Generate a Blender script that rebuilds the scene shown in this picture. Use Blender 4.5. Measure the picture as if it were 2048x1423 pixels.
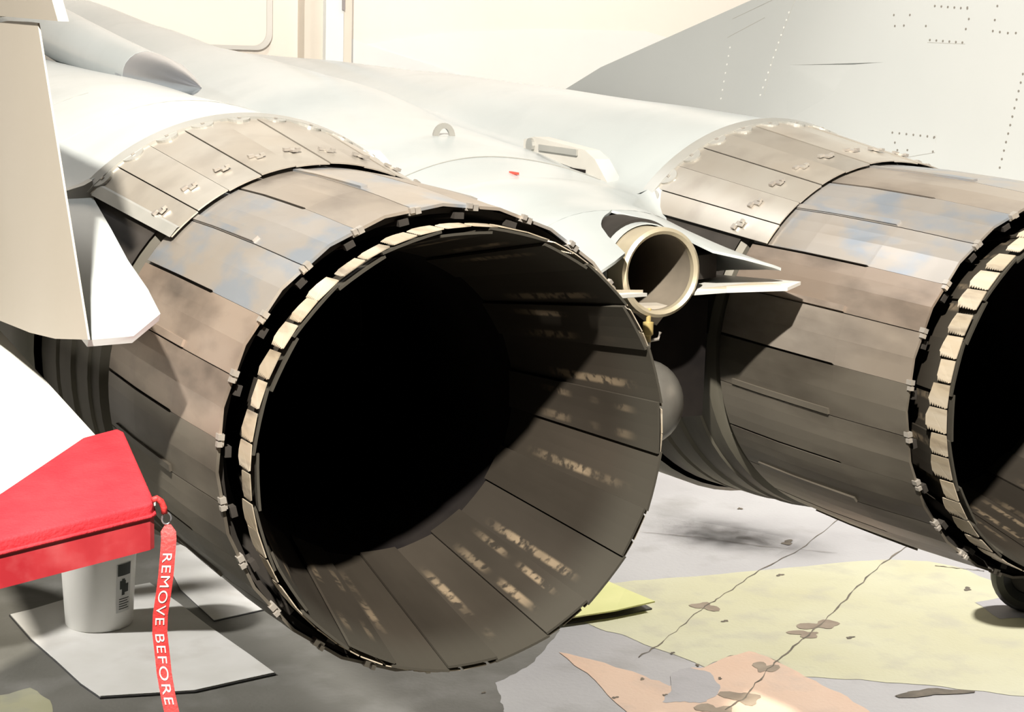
import bpy, math, random
from math import sin, cos, pi, radians, sqrt
from mathutils import Vector, Matrix
random.seed(7)
D = bpy.data
SC = bpy.context.scene
COL = SC.collection
for o in list(D.objects): D.objects.remove(o)

# ------------------------------------------------------------------ camera
F_PX, YAW, PITCH, ROLL = 3412.76, 0.4777, -0.1790, 0.0306
H = 1.55                                   # engine axis height above the floor
CAM = Vector((-1.3696, -2.8045, 0.7535 + H))
fw = Vector((sin(YAW)*cos(PITCH), cos(YAW)*cos(PITCH), sin(PITCH)))
rt = Vector((cos(YAW), -sin(YAW), 0)); up = rt.cross(fw)
c_, s_ = cos(ROLL), sin(ROLL)
RT = c_*rt + s_*up; UP = -s_*rt + c_*up
cd = D.cameras.new('camera'); cam = D.objects.new('camera', cd); COL.objects.link(cam)
cd.sensor_fit = 'HORIZONTAL'; cd.sensor_width = 36; cd.lens = F_PX/2048*36
cd.clip_start = 0.05; cd.clip_end = 200
m = Matrix((RT, UP, -fw)).transposed().to_4x4(); m.translation = CAM
cam.matrix_world = m
SC.camera = cam

# ------------------------------------------------------------------ light
SC.view_settings.view_transform = 'Standard'
SC.view_settings.look = 'None'
SC.view_settings.gamma = 1
SC.view_settings.use_curve_mapping = False
SC.view_settings.exposure = 0.85
w = D.worlds.new('world'); SC.world = w; w.use_nodes = True
w.node_tree.nodes['Background'].inputs[0].default_value = (0.9, 0.88, 0.84, 1)
w.node_tree.nodes['Background'].inputs[1].default_value = 0.25

def lamp(name, kind, loc, target, power, color=(1, .93, .82), **kw):
    l = D.lights.new(name, kind); l.energy = power; l.color = color
    for k, v in kw.items(): setattr(l, k, v)
    o = D.objects.new(name, l); COL.objects.link(o); o.location = loc
    d = Vector(target) - Vector(loc); o.rotation_euler = d.to_track_quat('-Z', 'Y').to_euler()
    return o
# hangar floodlight behind and to the left of the camera: direction read from the shadow inside the nozzle
lamp('floodlight', 'SPOT', (-2.55, -3.3, 5.95), (0.9, 1.2, 1.4), 3700, spot_size=radians(95), spot_blend=.6, shadow_soft_size=.10)
lamp('fill_lamp', 'SPOT', (8.2, 4.2, 6.4), (3.6, 3.4, 0), 2300, spot_size=radians(70), spot_blend=.8, shadow_soft_size=.4, color=(1, .96, .92))  # unseen lamp, assumed for the bright floor at the right
lamp('fill_lamp', 'AREA', (-1.2, 4.6, 6.6), (.3, 3.4, 0), 34, size=1.2, color=(.96, .98, 1))  # added fill over the top of the fuselage
lamp('fill_lamp', 'SPOT', (-6.5, 5.2, 6.0), (.25, 3.3, 0), 2400, spot_size=radians(23), spot_blend=.7, shadow_soft_size=.25, color=(1, .97, .93))  # unseen lamp, assumed at the left and narrowed to bucket and paper board
lamp('fill_lamp', 'SPOT', (-2.0, -2.2, 6.0), (2.4, 0.75, 2.25), 850, spot_size=radians(24), spot_blend=.6, shadow_soft_size=.2, color=(1, .96, .9))  # added spot, makes a bright pool on the right fin
lamp('fill_lamp', 'SPOT', (-5.5, 5.6, 6.2), (-.05, 3.3, 2.15), 330, spot_size=radians(24), spot_blend=.8, shadow_soft_size=.25, color=(1, .98, .95))  # added spot, brightens the spine pod and the deck beside it
lamp('fill_lamp', 'SPOT', (-.2, 2.6, 6.7), (-.35, 1.7, 2.1), 300, spot_size=radians(24), spot_blend=.8, shadow_soft_size=.2, color=(1, .97, .92))  # added overhead spot, brightens the top of the left nacelle
lamp('wall_fill', 'SPOT', (2.6, 6.3, 6.8), (2.6, 9, 2.3), 330, spot_size=radians(92), spot_blend=.5, shadow_soft_size=.3, color=(1, .94, .86))  # added spot, brightens the left part of the back wall
lamp('wall_fill', 'SPOT', (7.0, 6.3, 6.8), (7.0, 9, 2.3), 360, spot_size=radians(92), spot_blend=.5, shadow_soft_size=.3, color=(1, .95, .88))  # added spot, brightens the right part of the back wall

# ------------------------------------------------------------------ helpers
S = 1.59; XC = S/2
def ray(x, y):
    return RT*((x-1024)/F_PX) + UP*(-(y-711.5)/F_PX) + fw
def at(x, y, ax, val):
    """point on the plane axis=val (z measured from the engine axis) seen at photo pixel x, y"""
    if ax == 2: val = val + H
    v = ray(x, y); t = (val - CAM[ax])/v[ax]; p = CAM + t*v
    return Vector((p.x, p.y, p.z - H))
def atpl(x, y, p0, n):
    p0 = Vector(p0) + Vector((0, 0, H)); n = Vector(n); v = ray(x, y)
    p = CAM + v*((p0-CAM).dot(n)/v.dot(n)); return Vector((p.x, p.y, p.z-H))

ORG = {}
def link(o, parent, org):
    COL.objects.link(o); ORG[o] = Vector(org)
    if parent is not None:
        o.parent = parent; o.location = Vector(org) - ORG[parent]
    else: o.location = org
    return o
def empty(name, org):
    o = D.objects.new(name, None); o.empty_display_size = .1
    return link(o, None, org)
def mk(name, verts, faces, mat, parent=None, org=None, smooth=False, floor=False, edge=None):
    """verts in engine coordinates (z from the engine axis) unless floor=True (z from the floor)"""
    dz = 0 if floor else H
    if org is None: org = ORG[parent] if parent is not None else (0, 0, 0)
    org = Vector(org)
    me = D.meshes.new(name)
    me.from_pydata([tuple(Vector((v[0], v[1], v[2]+dz)) - org) for v in verts], [], faces)
    me.update()
    if mat: me.materials.append(mat)
    if smooth:
        for p in me.polygons: p.use_smooth = True
        if edge is not None:
            me.set_sharp_from_angle(angle=radians(edge))
    o = D.objects.new(name, me)
    return link(o, parent, org)
def tag(o, label=None, cat=None, group=None, kind=None):
    if label: o['label'] = label
    if cat: o['category'] = cat
    if group: o['group'] = group
    if kind: o['kind'] = kind
    return o
class MB:
    def __init__(s): s.v = []; s.f = []
    def add(s, v, f):
        n = len(s.v); s.v += [tuple(p) for p in v]; s.f += [tuple(i+n for i in q) for q in f]; return s
    def box(s, c, d, R=None):
        c = Vector(c); P = []
        for i in (-1, 1):
            for j in (-1, 1):
                for k in (-1, 1):
                    q = Vector((i*d[0]/2, j*d[1]/2, k*d[2]/2))
                    if R is not None: q = R @ q
                    P.append(c+q)
        return s.add(P, [(0,1,3,2),(4,6,7,5),(0,4,5,1),(2,3,7,6),(0,2,6,4),(1,5,7,3)])
    def prism(s, poly, d):
        """poly (3D points) extruded by vector d"""
        n = len(poly); d = Vector(d); P = [Vector(p) for p in poly]
        return s.add(P + [p+d for p in P], [tuple(range(n))[::-1], tuple(range(n, 2*n))] + [(i, (i+1)%n, n+(i+1)%n, n+i) for i in range(n)])
    def grid(s, P, closed=False):
        r, c = len(P), len(P[0]); n = len(s.v)
        for row in P: s.v += [tuple(p) for p in row]
        for i in range(r-1):
            for j in range(c if closed else c-1):
                s.f.append((n+i*c+j, n+i*c+(j+1) % c, n+(i+1)*c+(j+1) % c, n+(i+1)*c+j))
        return s
    def tube(s, pts, r, k=8, cap=True):
        pts = [Vector(p) for p in pts]; rows = []
        rr = r if isinstance(r, (list, tuple)) else [r]*len(pts)
        for i, p in enumerate(pts):
            t = (pts[min(i+1, len(pts)-1)] - pts[max(i-1, 0)]).normalized()
            a = Vector((0, 0, 1)) if abs(t.z) < .9 else Vector((1, 0, 0))
            u = t.cross(a).normalized(); v = t.cross(u)
            rows.append([p + rr[i]*(cos(2*pi*j/k)*u + sin(2*pi*j/k)*v) for j in range(k)])
        n = len(s.v); s.grid(rows, True)
        if cap:
            s.f.append(tuple(range(n, n+k))[::-1]); s.f.append(tuple(range(len(s.v)-k, len(s.v))))
        return s
    def lathe(s, prof, c, axis='y', k=48, a0=0, a1=360, cap=False):
        """prof list of (r, t) along axis"""
        full = abs(a1-a0) >= 360; n = k if full else k+1
        rows = []
        for r, t in prof:
            row = []
            for j in range(n):
                a = radians(a0 + (a1-a0)*j/k)
                if axis == 'y': row.append((c[0]+r*cos(a), c[1]+t, c[2]+r*sin(a)))
                else: row.append((c[0]+r*cos(a), c[1]+r*sin(a), c[2]+t))
            rows.append(row)
        s.grid(rows, full); return s
    def mk(s, name, mat, parent=None, **kw): return mk(name, s.v, s.f, mat, parent, **kw)
def lerp(a, b, t): return a+(b-a)*t
def interp(x, tab):
    if x <= tab[0][0]: return tab[0][1]
    for (a, b), (c, d) in zip(tab, tab[1:]):
        if x <= c: 
            t = (x-a)/(c-a); t = t*t*(3-2*t)*.5 + t*.5
            return b+(d-b)*t
    return tab[-1][1]

# ------------------------------------------------------------------ materials
DARK = {n: .66 for n in ('aircraft_paint','cream_paint','white_paint','fin_paint','grey_edging','heat_stained_titanium','blued_titanium','brown_titanium','dark_titanium','bare_metal_cowl','scorched_petal','tan_seal','bright_clip','yellow_valve','pale_gold_rim','pipe_inside','primer_cream','arm_paint','nacelle_grey','olive_casing','red_canvas','red_vinyl_side','red_webbing','white_lettering')}
def mat(name, c1, c2=None, scale=4, rough=.5, metal=0, bump=0, bscale=60, stretch=(1,1,1), rnd=0, c3=None, s3=18, w3=.5, t3=(1,1,1), contrast=(.35,.65), spec=.5, rvar=0, lo3=.5, hi3=.7, coat=0):
    k = DARK.get(name, 1); c1, c2, c3 = [tuple(k*q for q in c) if c else None for c in (c1, c2, c3)]
    M = D.materials.new(name); M.use_nodes = True; nt = M.node_tree; N = nt.nodes; L = nt.links
    b = N['Principled BSDF']; b.inputs['Roughness'].default_value = rough; b.inputs['Metallic'].default_value = metal
    b.inputs['Specular IOR Level'].default_value = spec
    if coat: b.inputs['Coat Weight'].default_value = coat; b.inputs['Coat Roughness'].default_value = .15
    tc = N.new('ShaderNodeTexCoord'); oi = N.new('ShaderNodeObjectInfo')
    def noise(sc, st, det=5):
        mp = N.new('ShaderNodeMapping'); mp.inputs['Scale'].default_value = st
        L.new(tc.outputs['Object'], mp.inputs['Vector'])
        ad = N.new('ShaderNodeVectorMath'); ad.operation = 'ADD'
        mu = N.new('ShaderNodeMath'); mu.operation = 'MULTIPLY'; mu.inputs[1].default_value = 37. if rnd else 0.
        L.new(oi.outputs['Random'], mu.inputs[0]); L.new(mp.outputs[0], ad.inputs[0]); L.new(mu.outputs[0], ad.inputs[1])
        n = N.new('ShaderNodeTexNoise'); n.inputs['Scale'].default_value = sc; n.inputs['Detail'].default_value = det
        L.new(ad.outputs[0], n.inputs['Vector']); return n
    col = None
    if c2:
        n = noise(scale, stretch); r = N.new('ShaderNodeMapRange'); r.inputs[1].default_value = contrast[0]; r.inputs[2].default_value = contrast[1]
        L.new(n.outputs['Fac'], r.inputs[0])
        mx = N.new('ShaderNodeMix'); mx.data_type = 'RGBA'; mx.inputs[6].default_value = (*c1, 1); mx.inputs[7].default_value = (*c2, 1)
        L.new(r.outputs[0], mx.inputs[0]); col = mx.outputs[2]
        if rvar:
            rr = N.new('ShaderNodeMapRange'); rr.inputs[3].default_value = rough-rvar; rr.inputs[4].default_value = rough+rvar
            L.new(r.outputs[0], rr.inputs[0]); L.new(rr.outputs[0], b.inputs['Roughness'])
        if c3:
            n3 = noise(s3, t3, 6); r3 = N.new('ShaderNodeMapRange'); r3.inputs[1].default_value = lo3; r3.inputs[2].default_value = hi3; r3.inputs[4].default_value = w3
            L.new(n3.outputs['Fac'], r3.inputs[0])
            m3 = N.new('ShaderNodeMix'); m3.data_type = 'RGBA'; m3.inputs[7].default_value = (*c3, 1)
            L.new(r3.outputs[0], m3.inputs[0]); L.new(col, m3.inputs[6]); col = m3.outputs[2]
        if rnd:
            hs = N.new('ShaderNodeHueSaturation'); mr = N.new('ShaderNodeMapRange'); mr.inputs[3].default_value = 1-rnd; mr.inputs[4].default_value = 1+rnd
            L.new(oi.outputs['Random'], mr.inputs[0]); L.new(mr.outputs[0], hs.inputs['Value']); L.new(col, hs.inputs['Color']); col = hs.outputs[0]
        L.new(col, b.inputs['Base Color'])
    else: b.inputs['Base Color'].default_value = (*c1, 1)
    if bump:
        nb = noise(bscale, (1,1,1), 3); bp = N.new('ShaderNodeBump'); bp.inputs['Strength'].default_value = bump; bp.inputs['Distance'].default_value = .01
        L.new(nb.outputs['Fac'], bp.inputs['Height']); L.new(bp.outputs[0], b.inputs['Normal'])
    return M

skin   = mat('aircraft_paint', (.52,.565,.57), (.56,.60,.605), 1.5, .25, 0, c3=(.49,.53,.535), s3=5, w3=.5)
cream  = mat('cream_paint', (.52,.475,.405), (.55,.505,.44), 1.2, .5)
white  = mat('white_paint', (.80,.80,.76), (.84,.83,.80), 1.5, .35)
stripm = mat('grey_edging', (.50,.50,.47), (.58,.57,.53), 6, .35, .4)
finm   = mat('fin_paint', (.46,.475,.468), (.49,.50,.49), .9, .45)
flapA  = mat('heat_stained_titanium', (.52,.445,.37), (.58,.52,.455), 3, .40, .55, stretch=(1,.6,1), rnd=.12, c3=(.24,.205,.18), s3=7, w3=.65, t3=(1.3,.5,1.3), lo3=.48, hi3=.72, rvar=.08)
flapB  = mat('blued_titanium', (.58,.515,.445), (.58,.55,.52), 3.5, .36, .6, stretch=(1,.7,1), rnd=.10, c3=(.42,.48,.56), s3=10, w3=.85, t3=(1.3,.6,1.3), lo3=.47, hi3=.64, rvar=.08)
flapC  = mat('brown_titanium', (.46,.36,.285), (.53,.45,.385), 3, .42, .55, stretch=(1,.5,1), rnd=.1, c3=(.15,.125,.105), s3=7, w3=.8, t3=(1.3,.5,1.3), lo3=.46, hi3=.7, rvar=.08)
flapD  = mat('dark_titanium', (.185,.165,.135), (.25,.225,.185), 3, .42, .5, stretch=(1,.5,1), rnd=.14, c3=(.10,.085,.068), s3=6, w3=.8, t3=(1.3,.4,1.3), lo3=.45, hi3=.68, rvar=.08)  # darkest flap tone, used for the flaps on the underside
cowlm  = mat('bare_metal_cowl', (.60,.54,.46), (.66,.62,.55), 4, .34, .55, rnd=.10, c3=(.42,.37,.32), s3=9, w3=.4)
petalm = mat('scorched_petal', (.034,.028,.021), (.060,.050,.039), 3.5, .50, .3, stretch=(1,.35,1), rnd=.2)
def wear(M):
    """pale scuffed bands that run along the petal, broken into ripples"""
    nt = M.node_tree; N = nt.nodes; L = nt.links; b = N['Principled BSDF']
    src = b.inputs['Base Color'].links[0].from_socket
    tc = N.new('ShaderNodeTexCoord'); sx = N.new('ShaderNodeSeparateXYZ'); L.new(tc.outputs['Object'], sx.inputs[0]); oi = N.new('ShaderNodeObjectInfo')
    def mth(op, a, b_=None):
        n = N.new('ShaderNodeMath'); n.operation = op
        for i, v in enumerate((a, b_)):
            if v is None: continue
            if isinstance(v, (int, float)): n.inputs[i].default_value = v
            else: L.new(v, n.inputs[i])
        return n.outputs[0]
    def rng(v, a, b_, c=0, d=1):
        n = N.new('ShaderNodeMapRange'); n.interpolation_type = 'SMOOTHSTEP'; L.new(v, n.inputs[0])
        for i, q in enumerate((a, b_, c, d)): n.inputs[1+i].default_value = q
        return n.outputs[0]
    y, z = sx.outputs['Y'], sx.outputs['Z']
    cb = N.new('ShaderNodeCombineXYZ'); L.new(mth('MULTIPLY', y, 55), cb.inputs[1]); L.new(mth('MULTIPLY', z, 45), cb.inputs[2]); L.new(mth('MULTIPLY', oi.outputs['Random'], 91), cb.inputs[0])
    nz = N.new('ShaderNodeTexNoise'); nz.inputs['Scale'].default_value = 1.0; nz.inputs['Detail'].default_value = 3; L.new(cb.outputs[0], nz.inputs['Vector'])
    cb2 = N.new('ShaderNodeCombineXYZ'); L.new(mth('MULTIPLY', y, 5), cb2.inputs[1]); L.new(mth('MULTIPLY', oi.outputs['Random'], 53), cb2.inputs[0])
    nl = N.new('ShaderNodeTexNoise'); nl.inputs['Scale'].default_value = 1.0; L.new(cb2.outputs[0], nl.inputs['Vector'])
    ext = mth('MULTIPLY', rng(y, .05, .12), rng(y, .26, .40, 1, 0))
    tot = None
    for z0, w_, thr in ((-.030, .012, .25), (.024, .010, .5)):
        d = mth('ABSOLUTE', mth('SUBTRACT', z, z0)); band = rng(d, w_*.35, w_, 1, 0)
        on = mth('GREATER_THAN', mth('FRACT', mth('MULTIPLY', oi.outputs['Random'], 7+40*abs(z0))), thr)
        q = mth('MULTIPLY', mth('MULTIPLY', band, on), mth('MULTIPLY', rng(nz.outputs['Fac'], .36, .55), rng(nl.outputs['Fac'], .38, .58)))
        tot = q if tot is None else mth('MAXIMUM', tot, q)
    tot = mth('MULTIPLY', tot, ext)
    mx = N.new('ShaderNodeMix'); mx.data_type = 'RGBA'; mx.inputs[7].default_value = (.20,.155,.105,1); L.new(tot, mx.inputs[0]); L.new(src, mx.inputs[6])
    # greyer, paler aft end of each petal
    m2 = N.new('ShaderNodeMix'); m2.data_type = 'RGBA'; m2.inputs[7].default_value = (.058,.054,.044,1); L.new(rng(y, .02, .16, .75, 0), m2.inputs[0]); L.new(mx.outputs[2], m2.inputs[6])
    L.new(m2.outputs[2], b.inputs['Base Color'])
wear(petalm)
sealm  = mat('tan_seal', (.62,.52,.38), (.70,.62,.50), 12, .45, .35, stretch=(3,.3,3), rnd=.18, c3=(.24,.19,.14), s3=16, w3=.7, t3=(2,.4,2), lo3=.52, hi3=.7)
soot_shade  = mat('soot_shade_black', (.006,.005,.005), (.012,.010,.009), 8, .85, 0, spec=.1)  # soot that also puts the interior darkness into its colour
darkm  = mat('dark_liner', (.02,.017,.014), (.035,.03,.026), 8, .7, .3)
ringm  = mat('olive_casing', (.12,.112,.088), (.165,.155,.125), 5, .5, .35, stretch=(1,3,1), c3=(.10,.09,.08), s3=5, w3=.6, t3=(1,2.5,1))
nacm   = mat('nacelle_grey', (.40,.40,.36), (.46,.46,.42), 3, .5, .1)
chrome = mat('polished_metal', (.62,.64,.68), (.55,.57,.62), 3, .28, .9)
clipm  = mat('bright_clip', (.72,.68,.62), (.6,.55,.5), 20, .35, .6)
brassm = mat('yellow_valve', (.72,.58,.25), (.62,.48,.2), 20, .4, .3)
pipem  = mat('pale_gold_rim', (.72,.64,.46), (.62,.54,.40), 10, .35, .45)
pipein = mat('pipe_inside', (.30,.255,.20), (.22,.19,.15), 8, .6, .2)
domem  = mat('grey_cap_metal', (.09,.085,.078), (.15,.145,.13), 7, .42, .4, c3=(.10,.09,.08), s3=12, w3=.6)
redm   = mat('red_canvas', (.62,.030,.045), (.68,.045,.06), 14, .75, 0, bump=.25, bscale=160, spec=.2)
redstr = mat('red_webbing', (.62,.03,.03), (.70,.05,.05), 30, .6, 0, bump=.2, bscale=200)
redpad = mat('red_vinyl_side', (.42,.020,.030), (.55,.05,.06), 9, .45, 0, c3=(.62,.16,.17), s3=16, w3=.35)
letm   = mat('white_lettering', (.85,.80,.76))
bucketm= mat('white_plastic', (.72,.71,.67), (.76,.75,.71), 3, .4)
boardm = mat('grey_paper', (.66,.65,.61), (.74,.73,.70), 4, .7, 0, c3=(.40,.36,.30), s3=3, w3=.5, lo3=.55, hi3=.75)
edgem  = mat('dark_board_edge', (.05,.05,.05))
yelm   = mat('yellow_card', (.80,.80,.36), (.74,.75,.32), 5, .6)
rubber = mat('black_rubber', (.012,.012,.010), (.02,.019,.016), 12, .38, 0)
labelw = mat('label_grey', (.55,.55,.53)); labelb = mat('label_black', (.02,.025,.02))
redtick= mat('red_mark', (.75,.06,.04))
wallm  = mat('wall_paint', (.80,.74,.67), (.83,.78,.72), .6, .8, 0)
walld  = mat('dim_wall', (.06,.056,.05), (.075,.07,.065), .6, .8, 0)
hillm  = mat('mural_pale_grey', (.76,.745,.72), (.79,.775,.75), 1.2, .8)
colm   = mat('pillar_beige', (.66,.60,.52), (.70,.64,.56), 2, .7); colw = mat('pillar_white', (.74,.77,.78), (.78,.80,.80), 2, .6)
floorm = mat('concrete_floor', (.44,.435,.44), (.52,.515,.51), 1.3, .55, 0, bump=.12, bscale=45, c3=(.22,.21,.19), s3=2.2, w3=.55, lo3=.55, hi3=.75, rvar=.1)
paintY = mat('yellow_floor_paint', (.58,.56,.36), (.63,.62,.43), 1.6, .6, 0, bump=.1, bscale=60, c3=(.48,.46,.36), s3=6, w3=.6)
paintP = mat('peach_floor_paint', (.72,.50,.36), (.76,.56,.42), 2, .6, 0, bump=.1, bscale=60, c3=(.55,.44,.36), s3=6, w3=.5)
paintG = mat('grey_floor_paint', (.40,.39,.40), (.46,.45,.455), 2, .6, 0, bump=.1, bscale=60, c3=(.32,.31,.31), s3=6, w3=.5)
crackm = mat('crack_dirt', (.10,.085,.06), (.20,.165,.12), 14, .8); stainm = mat('brown_stain', (.26,.20,.14), (.36,.29,.21), 9, .7)

# ------------------------------------------------------------------ the setting
def quad(name, P, m, floor=True, parent=None): return mk(name, P, [tuple(range(len(P)))], m, parent, floor=floor)
X0, X1, Y0, Y1, ZT = -9, 12, -10, 9, 7
fl = tag(quad('floor', [(X0,Y0,0),(X1,Y0,0),(X1,Y1,0),(X0,Y1,0)], floorm), 'grey painted concrete hangar floor with yellow and peach patches', kind='structure')
wb = tag(quad('wall_back', [(X0,Y1,0),(X1,Y1,0),(X1,Y1,ZT),(X0,Y1,ZT)], wallm), 'pale cream hangar wall with a faint painted landscape', kind='structure')
tag(quad('wall_right', [(X1,Y1,0),(X1,Y0,0),(X1,Y0,ZT),(X1,Y1,ZT)], wallm), 'pale cream wall at the right', kind='structure')
tag(quad('wall_left', [(X0,Y0,0),(X0,Y1,0),(X0,Y1,ZT),(X0,Y0,ZT)], walld), 'dim wall at the left', kind='structure')
tag(quad('wall_front', [(X1,Y0,0),(X0,Y0,0),(X0,Y0,ZT),(X1,Y0,ZT)], walld), 'dim wall behind the viewer', kind='structure')
tag(quad('ceiling', [(X0,Y0,ZT),(X0,Y1,ZT),(X1,Y1,ZT),(X1,Y0,ZT)], mat('ceiling_grey', (.08,.078,.075))), 'dark grey hangar ceiling', kind='structure')
# pillar on the back wall
def wx(px_, py_, y=8.9): return at(px_, py_, 1, y)
p1 = tag(MB().box((wx(632,0).x-.02, 8.93, 3.0), (.16,.14,6.0)).mk('trim_1', colm, floor=True), 'beige pillar with a white conduit on the back wall', kind='structure')
MB().box((wx(660,0).x, 8.86, 3.0), (.135,.12,6.0)).mk('white_conduit', colw, p1, floor=True)
MB().box((wx(686,0).x, 8.90, 3.0), (.085,.14,6.0)).mk('pillar_flange', colm, p1, floor=True)
MB().box((wx(676,0).x, 8.80, 3.4), (.018,.03,1.75)).mk('dark_slot', mat('slot_grey', (.32,.29,.29)), p1, floor=True)
MB().box((wx(664,0).x, 8.79, 2.05), (.15,.06,.05)).mk('clamp', colm, p1, floor=True)
# rounded panel on the wall
def rrect(x0, x1, z0, z1, r, n=8):
    P = []
    for cx, cz, a in ((x1-r, z0+r, -90), (x1-r, z1-r, 0), (x0+r, z1-r, 90), (x0+r, z0+r, 180)):
        for i in range(n+1):
            t = radians(a+90*i/n); P.append((cx+r*cos(t), cz+r*sin(t)))
    return P
c = at(545, 101, 1, 8.95)
out = rrect(-.6, c.x, c.z+H, 4.6, .12); inn = rrect(-.57, c.x-.045, c.z+H+.03, 4.57, .10)
b = MB(); n = len(out)
b.add([(x, 8.955, z) for x, z in out]+[(x, 8.945, z) for x, z in inn]+[(x, 8.995, z) for x, z in out], [(i, (i+1)%n, n+(i+1)%n, n+i) for i in range(n)]+[(2*n+i, 2*n+(i+1)%n, (i+1)%n, i) for i in range(n)])
t2 = tag(b.mk('trim_2', mat('panel_rim', (.70,.68,.64)), floor=True), 'large pale wall panel with rounded corners left of the pillar', kind='structure')
mk('panel_face', [(x, 8.948, z) for x, z in inn], [tuple(range(n))], wallm, t2, floor=True)
# pale painted landscape on the back wall
for pts, yy, mm in (([(700,190),(720,90),(800,76),(900,64),(1080,57),(1290,62),(1420,100),(1420,230),(700,230)], 8.992, hillm),
                    ([(690,210),(695,74),(760,98),(880,135),(1000,178),(1080,220)], 8.988, mat('mural_blue_grey', (.70,.71,.71), (.74,.745,.74), 1, .8))):
    MB().prism([at(a, b_, 1, yy) for a, b_ in pts], (0, .004, 0)).mk('mural_hill', mm, wb)

# painted floor patches, painted-in shade, cracks and stains
def fpoly(name, pts, m, z=.0012, sub=4, jit=.008):
    P = []
    for i in range(len(pts)):
        a, b_ = pts[i], pts[(i+1) % len(pts)]
        for k in range(sub):
            q = at(lerp(a[0], b_[0], k/sub), lerp(a[1], b_[1], k/sub), 2, -H)
            P.append((q.x+random.uniform(-jit, jit)*(k > 0), q.y+random.uniform(-jit, jit)*(k > 0), z))
    me = mk(name, P, [tuple(range(len(P)))], m, fl, floor=True)
    return me
fpoly('paint_shade_patch', [(1100,1190),(1211,1166),(1330,1156),(1440,1148),(1586,1134),(1700,1123),(1781,1119),(1854,1122),(1920,1135),(1976,1158),(2048,1192),(2140,1240),(2140,1400),(2048,1392),(1940,1380),(1830,1368),(1720,1358),(1610,1353),(1537,1314),(1498,1302),(1450,1315),(1410,1334),(1323,1300),(1260,1275),(1196,1256),(1147,1236)], paintY)
fpoly('paint_shade_patch', [(1118,1304),(1180,1318),(1290,1352),(1340,1372),(1350,1350),(1380,1335),(1410,1334),(1450,1315),(1498,1302),(1537,1314),(1610,1353),(1680,1385),(1740,1423),(1800,1470),(1330,1480),(1250,1420),(1190,1360)], paintP, .0016)
fpoly('paint_shade_patch', [(1345,1345),(1380,1335),(1420,1345),(1440,1370),(1432,1392),(1400,1406),(1360,1404),(1325,1404),(1343,1380)], paintG, .0022)
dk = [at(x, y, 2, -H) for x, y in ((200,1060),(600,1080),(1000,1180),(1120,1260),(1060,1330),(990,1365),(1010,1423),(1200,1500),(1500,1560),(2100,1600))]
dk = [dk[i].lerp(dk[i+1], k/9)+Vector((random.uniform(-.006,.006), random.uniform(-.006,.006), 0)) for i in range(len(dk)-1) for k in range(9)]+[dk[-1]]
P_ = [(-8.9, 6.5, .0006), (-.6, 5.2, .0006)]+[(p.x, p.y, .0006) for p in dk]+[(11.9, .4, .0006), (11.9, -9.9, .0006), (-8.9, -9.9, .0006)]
mk('paint_shade_patch', P_, [tuple(range(len(P_)))], mat('floor_shade_grey', (.12,.117,.10), (.18,.175,.155), 1.6, .6, 0, bump=.1, bscale=50, c3=(.30,.295,.275), s3=3, w3=.5), fl, floor=True)  # dark tone stands in for the aircraft's shade and cuts floor bounce
fpoly('paint_shade_patch', [(0,1390),(60,1375),(100,1400),(110,1440),(0,1460)], mat('moss_floor_paint', (.36,.35,.22), (.42,.41,.28), 3, .7, c3=(.3,.3,.25), s3=8, w3=.6), .0012)
fpoly('paint_shade_patch', [(1950,1205),(2000,1195),(2060,1200),(2080,1235),(2000,1238)], paintG, .0022)
def floor_shade(pts, strength):  # soft dark streak of the landing gear's shadow, painted onto the floor
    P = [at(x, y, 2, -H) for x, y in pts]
    M = D.materials.new('shadow_streak'); M.use_nodes = True; nt = M.node_tree; N = nt.nodes; L = nt.links
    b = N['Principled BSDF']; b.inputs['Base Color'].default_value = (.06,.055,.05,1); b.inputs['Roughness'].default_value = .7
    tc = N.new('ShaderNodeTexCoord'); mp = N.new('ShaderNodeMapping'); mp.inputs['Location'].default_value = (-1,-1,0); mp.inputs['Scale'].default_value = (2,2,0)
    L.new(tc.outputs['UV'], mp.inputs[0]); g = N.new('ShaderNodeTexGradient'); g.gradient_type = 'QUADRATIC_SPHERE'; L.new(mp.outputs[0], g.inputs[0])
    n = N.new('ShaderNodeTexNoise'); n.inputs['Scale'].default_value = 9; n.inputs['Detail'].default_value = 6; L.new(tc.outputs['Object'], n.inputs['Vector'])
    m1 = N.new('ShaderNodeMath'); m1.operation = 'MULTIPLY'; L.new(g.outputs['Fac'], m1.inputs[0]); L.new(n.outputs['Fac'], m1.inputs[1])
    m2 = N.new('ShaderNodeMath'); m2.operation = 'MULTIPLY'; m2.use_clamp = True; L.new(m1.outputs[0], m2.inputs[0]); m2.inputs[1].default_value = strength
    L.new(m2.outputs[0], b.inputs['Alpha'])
    o = mk('floor_shadow', [(p.x, p.y, .0034) for p in P], [(0,1,2,3)], M, fl, floor=True)
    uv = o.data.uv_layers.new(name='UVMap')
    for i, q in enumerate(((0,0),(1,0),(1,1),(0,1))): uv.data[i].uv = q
floor_shade([(1200,1060),(1700,1165),(1760,1085),(1260,985)], 1.9)
floor_shade([(1230,1075),(1520,1130),(1600,1080),(1290,1025)], 1.2)
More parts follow.
